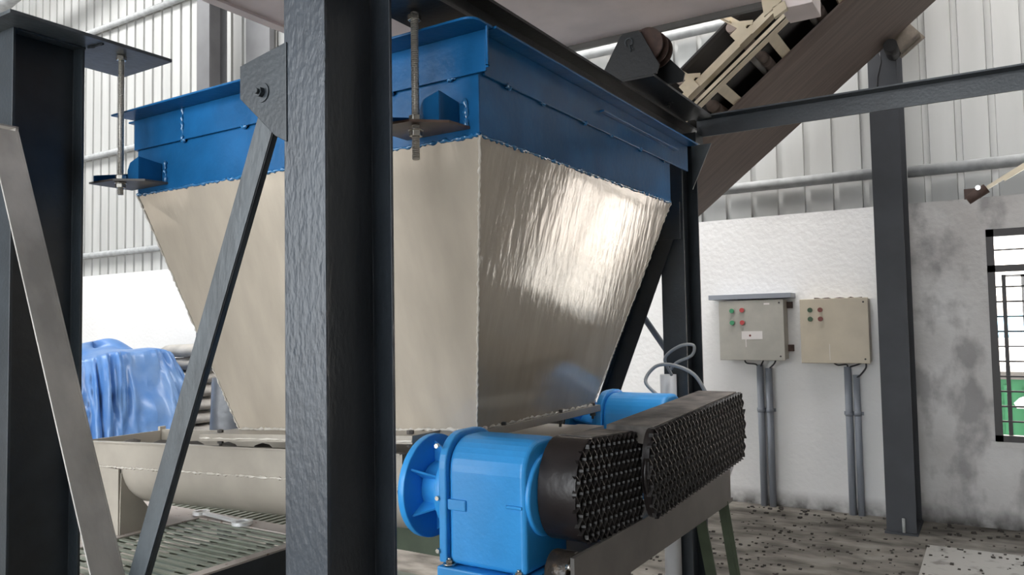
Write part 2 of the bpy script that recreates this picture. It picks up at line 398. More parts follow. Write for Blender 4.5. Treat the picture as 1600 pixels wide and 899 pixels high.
# braces: angle sections
def angle_brace(p0, p1, w, side, back, mt, name_label, depth=None, t=.008):
    p0, p1 = V(p0), V(p1)
    r = thing('diagonal_brace', tuple(p1 if p1.z < p0.z else p0), name_label, 'brace')
    d = (p1-p0).normalized(); nrm = V((0, 1, 0)); sd = d.cross(nrm).normalized()*side
    b = MB(); c = (p0+p1)/2; L = (p1-p0).length/2; dp = depth or w
    b.obox(c+nrm*t/2, (d, sd, nrm), (L, w/2, t/2))
    b.obox(c+sd*(w/2-t/2)+nrm*(dp/2)*back, (d, sd, nrm), (L, t/2, dp/2))
    b.build('angle_section', mt, r, bevel=.0015); return r
br = angle_brace((-1.842, 1.612, 2.45), (-2.722, 1.612, .47), .088, 1, 1, M['brace'], 'slate grey diagonal brace bolted to the gusset on the front column', depth=.022)
bb = angle_brace((-3.385, 1.590, 2.52), (-2.445, 1.590, .47), .060, 1, -1, M['brace_dust'], 'dusty grey diagonal brace sloping down from the left column', depth=.106)
# tie low between front columns
tag(MB().box(-3.42, -1.80, 1.60, 1.70, .35, .468).build('bottom_tie', M['navy']), 'steel tie under the two front braces', 'beam')
br3 = angle_brace((-1.62, 4.40, 2.30), (-2.225, 4.40, .80), .105, -1, -1, M['navy'], 'dark diagonal brace between hopper and rear right column', depth=.045)
MB().box(-1.78, -1.56, 4.395, 4.415, 2.20, 2.42).build('gusset_plate', M['navy'], br3)
o = MB().cyl((-1.66, 4.722, 1.345), (-2.60, 4.722, 2.70), .020, n=12).build('thin_brace_rod', M['pvc'])
tag(o, 'thin grey sloping rod before the white wall, seen left of rear column', 'rod')

# ================================================================= HOPPER
hop = thing('hopper', (-2.49, 3.12, 1.20), 'large beige pyramid hopper with blue rim hanging in the steel frame', 'hopper')
X0, X1, Y0, Y1 = -3.49, -1.49, 2.20, 4.065
ZT = 2.365
zb = lambda x: 1.29 + .052*(x+1.77)
bx0, bx1, by0, by1 = -3.20, -1.77, 2.56, 3.61
top = [V((X0, Y0, ZT)), V((X1, Y0, ZT)), V((X1, Y1, ZT)), V((X0, Y1, ZT))]
bot = [V((bx0, by0, zb(bx0))), V((bx1, by0, zb(bx1))), V((bx1, by1, zb(bx1))), V((bx0, by1, zb(bx0)))]
ctr = V((-2.49, 3.1, 1.8))
b = MB(); NS = 10
def inner(p): q = V(p); q.x += .006 if p.x < ctr.x else -.006; q.y += .006 if p.y < ctr.y else -.006; return q
for i in range(4):
    j = (i+1) % 4
    b.add([top[i], top[j], bot[j], bot[i]], [(0, 1, 2, 3)])
    b.add([inner(top[i]), inner(top[j]), inner(bot[j]), inner(bot[i])], [(3, 2, 1, 0)])
b.build('shell', M['beige'], hop)
wl = MB()
for i in (0, 1, 2): MB().weld(top[i], bot[i], .005, .010, .45).build('corner_weld', M['weld'], hop)
# blue collar band
b = MB(); zc = 2.72; th = .006
for (a0, a1, c0, c1) in ((X0, X1, Y0, Y0+th), (X0, X1, Y1-th, Y1), (X0, X0+th, Y0, Y1), (X1-th, X1, Y0, Y1)): b.box(a0, a1, c0, c1, ZT, zc)
col = b.build('collar', M['blue'], hop, bevel=.003)
wl = MB()
for i in range(4): wl.weld(top[i], top[(i+1) % 4], .0065, .012, .7)
wl.build('collar_weld', M['weld_blue'], hop)
# rim angles
rz0, rz1 = 2.58, 2.735
b = MB(); n = 8
pts = [(X0-.12, rz1)]
# front angle: flange outward with rounded end, leg down
fl = [(X0-.005, Y0-.006), (X0-.02, Y0-.125), (X1+.02, Y0-.125)]
for k in range(1, n+1):
    a = -pi/2+pi/2*k/n; fl.append((X1+.02+.045*cos(a), Y0-.08+.045*sin(a)))
fl += [(X1+.065, Y0-.006)]
b.prism([(p[0], p[1], rz1-.009) for p in fl], (0, 0, .009))
b.box(X0-.005, X1+.04, Y0-.016, Y0-.006, rz0, rz1-.009)
# rounded return at the right end
prev = None
ring = []
for k in range(n+1):
    a = pi/2*k/n; ring.append((X1+.04+.025*sin(a), Y0-.016-.025*(1-cos(a))))
ring2 = [(X1+.04+.017*sin(pi/2*k/n), Y0-.006-.025*(1-cos(pi/2*k/n))-.002) for k in range(n+1)]
poly = [(x, y-.0, rz0+.01) for x, y in ring] + [(X1+.055, Y0-.041, rz0+.01)] + [(x-.004, y+.006, rz0+.01) for x, y in ring[::-1][1:]]
b.prism(poly, (0, 0, rz1-rz0-.02), smooth=True)
b.build('rim_angle', M['blue'], hop, bevel=.004, seg=3)
b = MB()
b.box(X1+.002, X1+.011, Y0+.02, Y1+.27, rz0, rz1-.009); b.box(X1+.002, X1+.075, Y0+.0, Y1+.27, rz1-.009, rz1)
b.box(X1+.011, X1+.035, Y0+.95, Y1+.05, rz1-.075, rz1-.066)
b.build('rim_angle', M['blue'], hop, bevel=.002)
b = MB(); b.box(X0-.011, X0-.002, Y0, Y1, rz0, rz1-.009); b.box(X0-.08, X0-.002, Y0, Y1, rz1-.009, rz1); b.build('rim_angle', M['blue'], hop, bevel=.002)
b = MB(); b.box(X0, X1, Y1+.002, Y1+.011, rz0, rz1-.009); b.box(X0, X1, Y1+.002, Y1+.08, rz1-.009, rz1); b.build('rim_angle', M['blue'], hop, bevel=.002)
wl = MB()                                             # stitch welds
for xx in (-3.14, -2.72, -2.3, -1.9, -1.62): MB().weld((xx, Y0-.010, rz0-.002), (xx+.035, Y0-.010, rz0-.002), .007, .008, .8).build('stitch_weld', M['weld_blue'], hop)
for yy in (2.36, 2.62, 2.98, 3.26, 3.6, 3.95): MB().weld((X1+.008, yy, rz0-.002), (X1+.008, yy+.03, rz0-.002), .007, .008, .8).build('stitch_weld', M['weld_blue'], hop)
wl.weld((-3.12, Y0-.017, rz0), (-3.12, Y0-.017, rz1-.01), .007, .012, .8)
wl.build('stitch_weld', M['weld_blue'], hop)
# lugs
def lug(xc):
    lz = 2.392
    r = MB()
    r.prism([(xc-.155, 2.20, lz), (xc-.15, 1.985, lz), (xc+.02, 2.0, lz), (xc+.12, 2.09, lz), (xc+.13, 2.20, lz)], (0, 0, .009))
    pl = r.build('lug', M['brown'] if xc > -2 else M['base'], hop)
    g = MB()
    g.prism([(xc+.0, 2.08, lz+.009), (xc+.085, 2.08, lz+.009), (xc+.085, 2.08, lz+.115), (xc+.02, 2.08, lz+.095), (xc+.0, 2.08, lz+.06)], (0, .008, 0))
    g.prism([(xc+.078, 2.085, lz+.009), (xc+.078, 2.195, lz+.009), (xc+.078, 2.195, lz+.10), (xc+.078, 2.085, lz+.115)], (.008, 0, 0))
    g.build('gusset', M['blue'], pl)
    g = MB().prism([(xc-.14, 2.194, lz+.009), (xc-.14, 2.0, lz+.009), (xc-.14, 2.0, lz+.04), (xc-.14, 2.194, lz+.08)], (.008, 0, 0))
    g.build('gusset', M['blue'], pl)
    g = MB()
    g.weld((xc+.115, 2.196, lz), (xc+.115, 2.196, lz+.11), .008, .010, .8)
    g.build('weld_bead', M['weld_blue'], pl)
lug(-1.66); lug(-3.38)
# outlet flange under the hopper
b = MB()
def fbar(xa, xb, ya, yb):
    vs = [V((x, y, zb(x)+h)) for h in (-.038, -.004) for x, y in ((xa, ya), (xb, ya), (xb, yb), (xa, yb))]
    b.add(vs, [(0, 3, 2, 1), (4, 5, 6, 7), (0, 1, 5, 4), (1, 2, 6, 5), (2, 3, 7, 6), (3, 0, 4, 7)])
fbar(-3.29, -1.97, 2.40, 2.58); fbar(-1.97, -1.752, 2.578, 2.60); fbar(-1.79, -1.752, 2.60, 3.66); fbar(-3.29, -1.79, 3.59, 3.66); fbar(-3.29, -3.18, 2.58, 3.59)
lo = [V((-3.29, 2.40, zb(-3.29)-.038)), V((-1.97, 2.40, zb(-1.97)-.038))]
fla = b.build('outlet_flange', M['beige_matt'], hop, bevel=.002)
wl = MB()
for i in range(4): wl.weld(bot[i], bot[(i+1) % 4], .007, .014, .8)
wl.weld(lo[0]+V((0, 0, .012)), lo[1]+V((0, 0, .012)), .004, .03, 1.)
wl.build('weld_bead', M['weld'], fla)
for xx, yy in ((-3.2, 2.45), (-2.62, 2.45), (-2.02, 2.45), (-1.768, 2.75), (-1.768, 3.25), (-1.768, 3.6)):
    b = MB(); zz = zb(xx); b.cyl((xx, yy, zz-.07), (xx, yy, zz+.012), .007, n=10); b.cyl((xx, yy, zz-.003), (xx, yy, zz+.011), .015, n=6, smooth=False); b.cyl((xx, yy, zz-.055), (xx, yy, zz-.038), .015, n=6, smooth=False)
    b.build('bolt', M['base'], fla)

# hanger rods
def rod(x, y, z0, z1, nuts, label):
    t = thing('hanger_rod', (x, y, z0), label, 'rod', 'threaded hanger rods of the hopper')
    b = MB(); n = int((z1-z0)/.004)
    b.cyl((x, y, z0), (x, y, z1), .0118, n=14)
    for k in range(int((z1-z0)/.007)):
        zz = z0+.003+k*.007; b.cyl((x, y, zz), (x, y, zz+.0035), .0135, n=12)
    b.build('threaded_bar', M['thread'], t)
    for nz in nuts:
        MB().cyl((x, y, nz), (x, y, nz+.021), .0235, n=6, smooth=False).build('hex_nut', M['zinc'], t, bevel=.002)
    for nz in nuts[:2]:
        MB().cyl((x, y, nz-.003 if nz > 2.39 else nz+.021), (x, y, nz if nz > 2.39 else nz+.024), .026, n=20).build('washer', M['zinc'], t)
    return t
rod(-1.652, 2.05, 2.273, 2.80, (2.404, 2.352, 2.755), 'threaded steel hanger rod beside the front column, holding the right lug')
rod(-3.385, 2.05, 2.335, 3.02, (2.404, 2.366, 2.962), 'threaded steel hanger rod under the left cap plate, holding the left lug')

# ================================================================= OVERHEAD DECK, BRACKET
deck = thing('overhead_chute', (-1.9, 2.7, 3.30), 'pale lilac-grey steel chute underside spanning above the hopper', 'chute')
b = MB(); b.box(-3.14, -.66, .8, 3.90, 3.30, 3.33); b.box(-3.14, -.66, 3.86, 3.90, 3.33, 3.62); b.box(-3.14, -3.10, .8, 3.86, 3.33, 3.62)
b.build('floor_plate', M['deck'], deck, bevel=.003)
MB().box(-3.16, -3.10, .8, 3.9, 3.285, 3.30).build('edge_strip', M['deck'], deck)
MB().box(-3.14, -.66, 3.90, 3.925, 3.27, 3.315).build('edge_strip', M['base'], deck)
for xx, yy in ((-3.02, 2.75), (-2.75, 2.2), (-1.3, 3.2)): MB().cyl((xx, yy, 3.296), (xx, yy, 3.302), .02, n=16).build('bolt_hole', M['brown'], deck)
MB().box(-.80, -.655, 3.72, 3.93, 3.17, 3.42).build('end_block', M['deck'], deck, bevel=.004)
b = MB().prism([(-.90, 3.70, 3.38), (-.86, 3.70, 3.40), (-.80, 3.70, 3.36), (-.79, 3.70, 3.20), (-.87, 3.70, 3.145)], (0, .014, 0))
eb = b.build('end_bracket', M['cream'], deck)
for zz in (3.34, 3.24): MB().cyl((-.855, 3.698, zz), (-.855, 3.703, zz), .009, n=12).build('bolt_hole', M['brown'], eb)
MB().prism([(-.83, 3.70, 3.18), (-.775, 3.70, 3.20), (-.765, 3.70, 3.16), (-.825, 3.70, 3.13)], (0, .03, 0)).build('clip', M['cream'], eb)

t = thing('pulley_bracket', (-1.55, 4.0, 2.93), 'black triangular bracket with rusty pulley wheel standing on the top beam', 'bracket')
MB().box(-1.70, -1.39, 3.60, 4.53, 2.93, 2.942).build('base_plate', M['black'], t)
b = MB(); b.prism([(-1.70, 3.60, 2.942), (-1.565, 3.60, 3.165), (-1.548, 3.60, 3.178), (-1.47, 3.60, 3.178), (-1.452, 3.60, 3.165), (-1.36, 3.60, 2.985), (-1.375, 3.60, 2.942)], (0, .012, 0)); b.build('side_plate', M['black'], t, bevel=.001)
b = MB(); b.prism([(-1.70, 3.80, 2.942), (-1.565, 3.80, 3.165), (-1.47, 3.80, 3.178), (-1.30, 3.80, 2.985), (-1.31, 3.80, 2.942)], (0, .012, 0)); b.build('side_plate', M['black'], t, bevel=.001)
wh = MB(); wy = 3.62
for (ya, yb, r) in ((3.63, 3.64, .085), (3.64, 3.70, .060), (3.70, 3.71, .088), (3.71, 3.76, .060), (3.76, 3.77, .088)): wh.cyl((-1.435, ya, 3.11), (-1.435, yb, 3.11), r, n=36)
wh.build('pulley_wheel', M['rust'], t)
b = MB(); ring = [(-1.515+.020*cos(a), 3.592, 3.125+.020*sin(a)) for a in [R_(q) for q in range(-60, 241, 20)]]
b.tube(ring, .003, 8); b.tube([(-1.51, 3.592, 3.11), (-1.505, 3.592, 3.075)], .003, 6); b.tube([(-1.50, 3.592, 3.10), (-1.49, 3.592, 3.08)], .003, 6)
b.build('split_pin', M['brace'], t)
for yy in (4.2,): bolt((-1.50, 4.1, 2.93), (0, 0, -1), .014, 'bolt', M['black'], t)

# ================================================================= CONVEYOR
u = V((.787, 0, .617)).normalized(); nn = V((-u.z, 0, u.x)); o0 = V((-1.709, 5.0, 3.196))
def cp(s, y, h): return o0+u*s+V((0, y-5.0, 0))+nn*h
con = thing('belt_conveyor', tuple(cp(0, 5.9, -.3)), 'inclined belt conveyor with cream side frame and brown belt, rising to the right', 'conveyor')
s0, s1 = -.62, 4.6
def beam(mb, y0, y1, h0, h1, a=s0, bq=s1):
    c = cp((a+bq)/2, (y0+y1)/2, (h0+h1)/2); mb.obox(c, (u, (0, 1, 0), nn), ((bq-a)/2, abs(y1-y0)/2, abs(h1-h0)/2))
b = MB(); beam(b, 4.985, 5.0, -.005, .048); beam(b, 5.0, 5.06, -.005, .007); b.build('side_frame', M['cream'], con)
b = MB(); beam(b, 5.0, 5.012, -.088, -.050); beam(b, 5.0, 5.08, -.085, -.075); b.build('side_frame', M['cream'], con)
b = MB(); beam(b, 6.72, 6.74, -.10, .10); b.build('side_frame', M['base'], con)
# carrying belt, troughed
b = MB(); pr = [(5.03, .20), (5.05, .18), (5.45, .05), (6.3, .05), (6.7, .18), (6.72, .20)]
pr = pr+[(y, h+.014) for y, h in pr[::-1]]
b.prism([cp(s0, y, h) for y, h in pr], u*(s1-s0)); b.build('carrying_belt', M['belt_black'], con)
# return belt
b = MB(); pr = [(5.48, -.09), (5.60, -.115), (6.75, -.115), (6.78, -.085), (6.78, -.075), (6.74, -.10), (5.60, -.10), (5.48, -.075)]
b.prism([cp(s0-.2, y, h) for y, h in pr], u*(s1-s0+.2)); b.build('return_belt', M['belt'], con)
b = MB(); beam(b, 5.3, 5.45, .0, .04, s0, s1); b.build('belt_side', M['belt_black'], con)
for s in (-.35, .10, .55, 1.0, 1.45, 1.90, 2.35, 2.80):
    b = MB(); b.obox(cp(s, 4.982, .15), (nn-u*.25, (0, 1, 0), u+nn*.25), (.095, .006, .022))
    b.obox(cp(s-.024, 4.96, .20), (nn-u*.25, (0, 1, 0), u+nn*.25), (.05, .024, .004))
    b.obox(cp(s-.02, 4.982, .045), (u, (0, 1, 0), nn), (.05, .010, .05)); b.obox(cp(s+.045, 4.982, .085), ((u*.8-nn*.8), (0, 1, 0), nn+u), (.05, .005, .014))
    f = b.build('idler_bracket', M['cream'], con)
    MB().cyl(cp(s-.02, 5.0, .145), cp(s-.02, 5.42, .0), .045, n=18).cyl(cp(s-.02, 5.45, -.01), cp(s-.02, 6.3, -.01), .045, n=18).build('idler_roller', M['belt'], f)
for s in (.18, .62, 1.1, 2.1):
    b = MB(); beam(b, 5.02, 6.70, -.075, -.045, s, s+.07); b.build('cross_member', M['cream'], con)
    MB().cyl(cp(s+.3, 5.05, -.05), cp(s+.3, 5.5, -.05), .02, n=12).build('idler_shaft', M['base'], con)
b = MB(); beam(b, 6.80, 6.88, -.22, -.20, 1.30, 1.48); beam(b, 6.80, 6.88, -.02, .0, 1.30, 1.48); beam(b, 6.87, 6.89, -.24, .02, 1.28, 1.50); b.build('bearing_bracket', M['bracket'], con)
MB().cyl(cp(1.26, 6.6, -.18), cp(1.26, 6.85, -.18), .05, n=16).build('roller_end', M['belt_black'], con)
p = V((-.705, 6.82, 3.86)); MB().tube([p, p+V((.01, 0, -.08)), p+V((-.02, 0, -.2)), p+V((-.03, .0, -.34))], .006).build('dangling_wire', M['cable'], con)

# pole tip with clamp, far right
t = thing('cream_arm', (.35, 5.0, 2.6), 'cream twin-strip arm with rusty end, reaching in above the window', 'arm')
d = V((.21, 0, .128)).normalized(); p0 = V((-.02, 5.0, 2.41))
sd = V((-d.z, 0, d.x))
b = MB(); b.bar(p0, p0+d*1.6, .020, .012, sd); b.bar(p0+d*.10+sd*-.012, p0+d*1.6+sd*-.040, .014, .02, sd); b.build('strip', M['cream'], t)
b = MB(); b.cyl(p0-d*.10+V((0, .0, 0)), p0+d*.01, .028, n=12); b.box(-.12, -.04, 4.99, 5.02, 2.365, 2.42); b.build('rusty_end', M['rust'], t)
MB().cyl((-.052, 4.965, 2.418), (-.052, 4.985, 2.418), .013, n=16).build('bolt_head', M['chrome'], t)

# ================================================================= SCREW TROUGHS
def trough(x0, x1, yc, zt, slope, label, mt):
    t = thing('screw_trough', (x0, yc, .62), label, 'trough', 'screw conveyor troughs')
    zz = lambda x: zt+slope*(x-x0); Rr = .245; dep = .135
    def sec(x, r, lip):
        P = [(x, yc-r, zz(x))]
        for k in range(17):
            a = pi+pi*k/16; P.append((x, yc+r*cos(a), zz(x)-dep+r*sin(a)*.92))
        P.append((x, yc+r, zz(x))); return P
    b = MB(); A, B = sec(x0, Rr, 0), sec(x1, Rr, 0); Ai, Bi = sec(x0, Rr-.006, 0), sec(x1, Rr-.006, 0); n = len(A)
    b.add(A+B, [(i, i+1, n+i+1, n+i) for i in range(n-1)], True); b.add(Ai+Bi, [(i, n+i, n+i+1, i+1) for i in range(n-1)], True)
    b.build('trough_shell', mt, t)
    b = MB()
    for s in (-1, 1): b.bar((x0, yc+s*(Rr+.012), zz(x0)), (x1, yc+s*(Rr+.012), zz(x1)), .03, .006, (0, 1, 0))
    b.build('rim', mt, t)
    for xa in (x0-.006, x1):
        P = sec(xa, Rr+.02, 0); b = MB().prism(P, (.008, 0, 0)); b.build('end_plate', mt, t)
    wl = MB(); wl.weld((x0, yc-Rr-.002, zz(x0)-dep), (x1, yc-Rr-.002, zz(x1)-dep), .005, .014, .8)
    wl.build('weld_bead', M['weld'], t)
    b = MB(); b.cyl((x0, yc, zz(x0)-.19), (x1, yc, zz(x1)-.19), .04, n=14)
    b.build('screw_shaft', M['base'], t)
    b = MB(); n = 150; pitch = .28                   # helical flight
    for k in range(n+1):
        x = x0+.05+(x1-x0-.1)*k/n; a = 2*pi*(x-x0)/pitch
        for r in (.04, .17): b.v.append(V((x, yc+r*cos(a), zz(x)-.19+r*sin(a))))
    for k in range(n): b.f.append([2*k, 2*k+2, 2*k+3, 2*k+1]); b.sm.append(True)
    f = b.build('screw_flight', M['base'], t); m_ = f.modifiers.new('thick', 'SOLIDIFY'); m_.thickness = .006
    return t, zz
tr, zz1 = trough(-4.40, -2.06, 2.70, 1.098, .040, 'beige open screw conveyor trough at lower left, behind the braces', M['beige_matt'])
b = MB()
b.prism([(-4.03, 2.452, .95), (-4.03, 2.60, .75), (-4.03, 2.70, .62), (-4.03, 2.445, .62)], (.008, 0, 0))
b.prism([(-4.40, 2.44, .97), (-4.03, 2.44, .97), (-4.03, 2.44, .62), (-4.12, 2.44, .62)], (0, .008, 0)); b.build('support_plate', M['beige_matt'], tr)
for s in (-1, 1): MB().box(-4.42, -4.40, 2.70+s*.25-.02, 2.70+s*.25+.02, .62, 1.12).build('support_leg', M['beige_matt'], tr)
trough(-4.30, -2.06, 3.72, 1.10, .040, 'second screw conveyor trough, half hidden behind the first under the hopper', M['beige_matt'])
# housing between hopper outlet and gearboxes
t = thing('trough_cover', (-1.9, 3.1, 1.0), 'beige ribbed cover plates under right edge of the hopper', 'cover')
for k, (xa, xb, z) in enumerate(((-1.80, -1.66, 1.185), (-1.74, -1.60, 1.155), (-1.70, -1.55, 1.125))):
    MB().box(xa, xb, 2.67+.02*k, 3.50-.01*k, z, z+.018).build('plate', M['beige_matt'], t)
MB().box(-1.97, -1.80, 2.70, 3.48, .95, 1.20).build('housing', M['beige_matt'], t)
for yy in (2.70, 3.2): MB().box(-1.80, -1.58, yy, yy+.02, .98, 1.125).build('rib', M['beige_matt'], t)

# ================================================================= PLATFORM AND GRATINGS
PZ = .62
t = thing('platform', (-4.0, 2.9, 0), 'beige steel platform frame carrying the green gratings at lower left', 'platform')
def fbox(x0, x1, y0, y1, mt='plate', z0=PZ-.12, z1=PZ, name='frame_rail'): MB().box(x0, x1, y0, y1, z0, z1).build(name, M[mt], t)
fbox(-3.09, -3.03, 1.85, 4.3, 'plate', PZ-.005, PZ+.004)
MB().box(-3.075, -3.03, 1.85, 4.3, PZ-.14, PZ-.006).build('side_beam', M['navy'], t)
fbox(-5.6, -3.09, 2.90, 3.02, 'plate', PZ-.03, PZ)
fbox(-4.35, -3.98, 1.85, 2.90, 'plate', PZ-.02, PZ, 'chequer_plate')
fbox(-5.6, -4.35, 1.85, 2.90, 'plate', PZ-.02, PZ, 'chequer_plate')
fbox(-3.98, -3.09, 1.80, 1.88, 'plate', PZ-.03, PZ)
for x, y in ((-3.06, 1.9), (-3.06, 4.25), (-5.5, 1.9), (-5.5, 4.25)): MB().box(x-.04, x+.04, y-.04, y+.04, 0, PZ-.14).build('leg', M['navy'], t)
def grating(x0, x1, y0, y1, along, label):
    g = MB(); zt = PZ-.006
    if along == 'x':
        y = y0+.01
        while y < y1-.02: g.box(x0, x1, y, y+.024, zt-.009, zt); y += .058
        for k in range(3): xx = x0+(x1-x0)*(k+.5)/3; g.box(xx-.004, xx+.004, y0, y1, zt-.03, zt-.01)
    else:
        x = x0+.01
        while x < x1-.02: g.box(x, x+.024, y0, y1, zt-.009, zt); x += .058
    g.box(x0, x0+.006, y0, y1, zt-.03, zt); g.box(x1-.006, x1, y0, y1, zt-.03, zt)
    tag(g.build('floor_grating', M['grating']), label, 'grating', 'green floor gratings')
grating(-3.98, -3.09, 1.88, 2.90, 'x', 'green-grey slotted floor grating nearest the camera, in front of the spanner')
grating(-5.0, -3.09, 3.02, 4.25, 'y', 'green-grey slotted floor grating behind the spanner, under the trough')
tag(MB().box(-5.4, -3.15, 1.95, 4.2, .0, .02).box(-3.17, -3.15, 1.95, 4.2, .02, .08).build('drip_tray', M['green']), 'green tray lying on the floor under the gratings', 'tray')
# spanner
t = thing('spanner', (-3.78, 2.93, PZ), 'chrome ring spanner lying on the beige platform rail', 'spanner')
e0, e1 = V((-4.02, 2.945, PZ+.016)), V((-3.60, 2.90, PZ+.016)); dd = (e1-e0).normalized()
b = MB()
b.obox((e0+e1)/2, (dd, V((0, 0, 1)).cross(dd), (0, 0, 1)), ((e1-e0).length/2-.04, .017, .007)); b.build('shank', M['chrome'], t, bevel=.003)
def ring_mesh(c, r0, r1, h, a0=0, a1=360, n=28):
    b = MB(); P = []
    for k in range(n+1):
        a = R_(a0+(a1-a0)*k/n); P.append((cos(a), sin(a)))
    for k in range(n):
        (c0, s0_), (c1, s1_) = P[k], P[k+1]
        vs = [V((r*cc, r*ss, z))+c for z in (-h, h) for (cc, ss) in ((c0, s0_), (c1, s1_)) for r in (r0, r1)]
        b.add(vs, [(0, 1, 3, 2), (4, 6, 7, 5), (1, 5, 7, 3), (0, 2, 6, 4)], False)
    return b
ring_mesh(e0, .030, .048, .009).build('ring_end', M['chrome'], t)
ring_mesh(e1, .034, .056, .009).build('ring_end', M['chrome'], t)

# green bearer and motor base
tag(MB().box(-3.02, -1.95, 2.96, 3.02, .62, .86).box(-3.02, -1.95, 2.90, 3.02, .84, .86).box(-3.0, -2.9, 2.95, 3.05, 0, .62).box(-2.05, -1.95, 2.95, 3.05, 0, .62).build('green_bearer', M['green']), 'green steel bearer seen below the blue coupling flange', 'beam')
t = thing('drive_base', (-1.5, 3.2, 0), 'warm grey steel base frame carrying the two gearboxes and mesh guards', 'base')
MB().box(-1.235, -1.22, 2.32, 4.10, .77, .925).build('front_plate', M['base'], t)
MB().box(-1.80, -1.225, 2.20, 4.15, .750, .770).build('top_plate', M['base'], t)
b = MB()
for x, y in ((-1.88, 2.2), (-1.88, 4.1)): b = MB().box(x, x+.06, y-.0, y+.05, 0, .745); b.build('leg', M['cream'] if y < 3 else M['base'], t)
b = MB(); b.bar((-1.25, 4.05, .78), (-1.235, 4.33, .0), .055, .012, (1, .2, 0)); b.bar((-1.25, 4.06, .78), (-1.235, 4.34, .0), .012, .04, (1, .2, 0)); b.build('leg', M['green'], t)
b = MB(); b.bar((-1.39, 4.05, .78), (-1.39, 4.40, .0), .06, .012, (1, 0, 0)); b.build('leg', M['green'], t)
b = MB(); b.prism([(-1.30, 4.12, .95), (-1.20, 4.12, .96), (-1.27, 4.12, .77)], (0, .012, 0)); b.build('corner_plate', M['white'], t)
# little A-frame leg
b = MB(); b.bar((-1.55, 3.05, .78), (-1.36, 3.30, .0), .045, .01, (1, 0, 0)); b.bar((-1.62, 3.05, .745), (-1.85, 3.2, .0), .045, .01, (1, 0, 0)); b.build('leg', M['navy'], t)
o = MB().cyl((-1.645, 4.36, .0), (-1.645, 4.36, 1.40), .048, n=24).build('grey_post', mat('pale_grey_post', (.55, .56, .58), .45))
tag(o, 'pale grey round post in front of rear right column', 'post')

# ================================================================= GEARBOXES
def gearbox(loc, label):
    t = thing('gearbox', loc, label, 'gearbox', 'blue gearboxes driving the screws'); X, Y, Z = loc   # base centre
    def yz(r, hw, zb_, zt_, x):                       # rounded-top section
        P = [(x, Y-hw, Z+zb_), (x, Y-hw, Z+zt_-r)]
        for k in range(1, 9):
            a = pi-(pi/2)*k/8; P.append((x, Y-hw+r+r*cos(a), Z+zt_-r+r*sin(a)))
        for k in range(0, 9):
            a = pi/2-(pi/2)*k/8; P.append((x, Y+hw-r+r*cos(a), Z+zt_-r+r*sin(a)))
        P.append((x, Y+hw, Z+zb_)); return P
    body = MB().prism(yz(.12, .155, .055, .51, X-.18), (.325, 0, 0)).build('housing', M['gear_blue'], t, bevel=.018, seg=4)
    MB().prism(yz(.125, .17, .06, .525, X-.215), (.035, 0, 0)).build('cover_flange', M['gear_blue'], t, bevel=.006)
    for q in ((-.18, -.10, .25, .29), (.07, .135, .28, .292)): MB().box(X+q[0], X+q[1], Y-.163, Y-.15, Z+q[2], Z+q[3]).build('boss', M['gear_blue'], body, bevel=.004)
    MB().box(X-.215, X+.165, Y-.185, Y+.185, Z+.0, Z+.05).build('foot', M['gear_blue'], t, bevel=.006)
    MB().cyl((X+.14, Y, Z+.31), (X+.158, Y, Z+.31), .15, .145, n=40).cyl((X+.158, Y, Z+.31), (X+.20, Y, Z+.31), .06, n=24).build('output_boss', M['gear_blue'], t, bevel=.006)
    MB().cyl((X-.215, Y, Z+.295), (X-.25, Y, Z+.295), .155, n=40).cyl((X-.25, Y, Z+.295), (X-.355, Y, Z+.295), .10, .095, n=36).build('lantern', M['gear_blue'], t, bevel=.003)
    b = MB().cyl((X-.355, Y, Z+.295), (X-.385, Y, Z+.295), .200, n=56)
    f = b.build('coupling_flange', M['gear_blue'], t, bevel=.004)
    for k in range(6):
        a = pi/6+k*pi/3; c, s = cos(a), sin(a)
        MB().prism([(X-.355, Y+.09*c, Z+.295+.09*s), (X-.355, Y+.175*c, Z+.295+.175*s), (X-.25, Y+.10*c, Z+.295+.10*s)], (0, -.008*s, .008*c)).build('rib', M['gear_blue'], f)
    MB().cyl((X-.385, Y, Z+.295), (X-.43, Y, Z+.295), .13, n=32).build('black_coupling', M['black'], t)
    for k in range(6):
        a = k*pi/3; b = MB(); yy, zz_ = Y+.165*cos(a), Z+.295+.165*sin(a)
        b.cyl((X-.385, yy, zz_), (X-.405, yy, zz_), .014, n=6, smooth=False); b.build('bolt', M['base'], f)
    for (x, y) in ((X-.175, Y-.16), (X+.12, Y-.16), (X-.175, Y+.16), (X+.12, Y+.16)): bolt((x, y, Z+.055), (0, 0, 1), .013, 'foot_bolt', M['zinc'], t)
    for zz_ in (.10, .29, .48): 
        MB().cyl((X-.217, Y-.178, Z+zz_), (X-.217, Y-.166, Z+zz_), .009, n=6, smooth=False).build('cover_bolt', M['zinc'], t)
    return t
gearbox((-1.545, 2.46, .785), 'blue gearbox with round coupling flange nearest the camera, beside the front column')
gearbox((-1.575, 3.84, .825), 'blue gearbox farther back, behind the raised mesh guard')

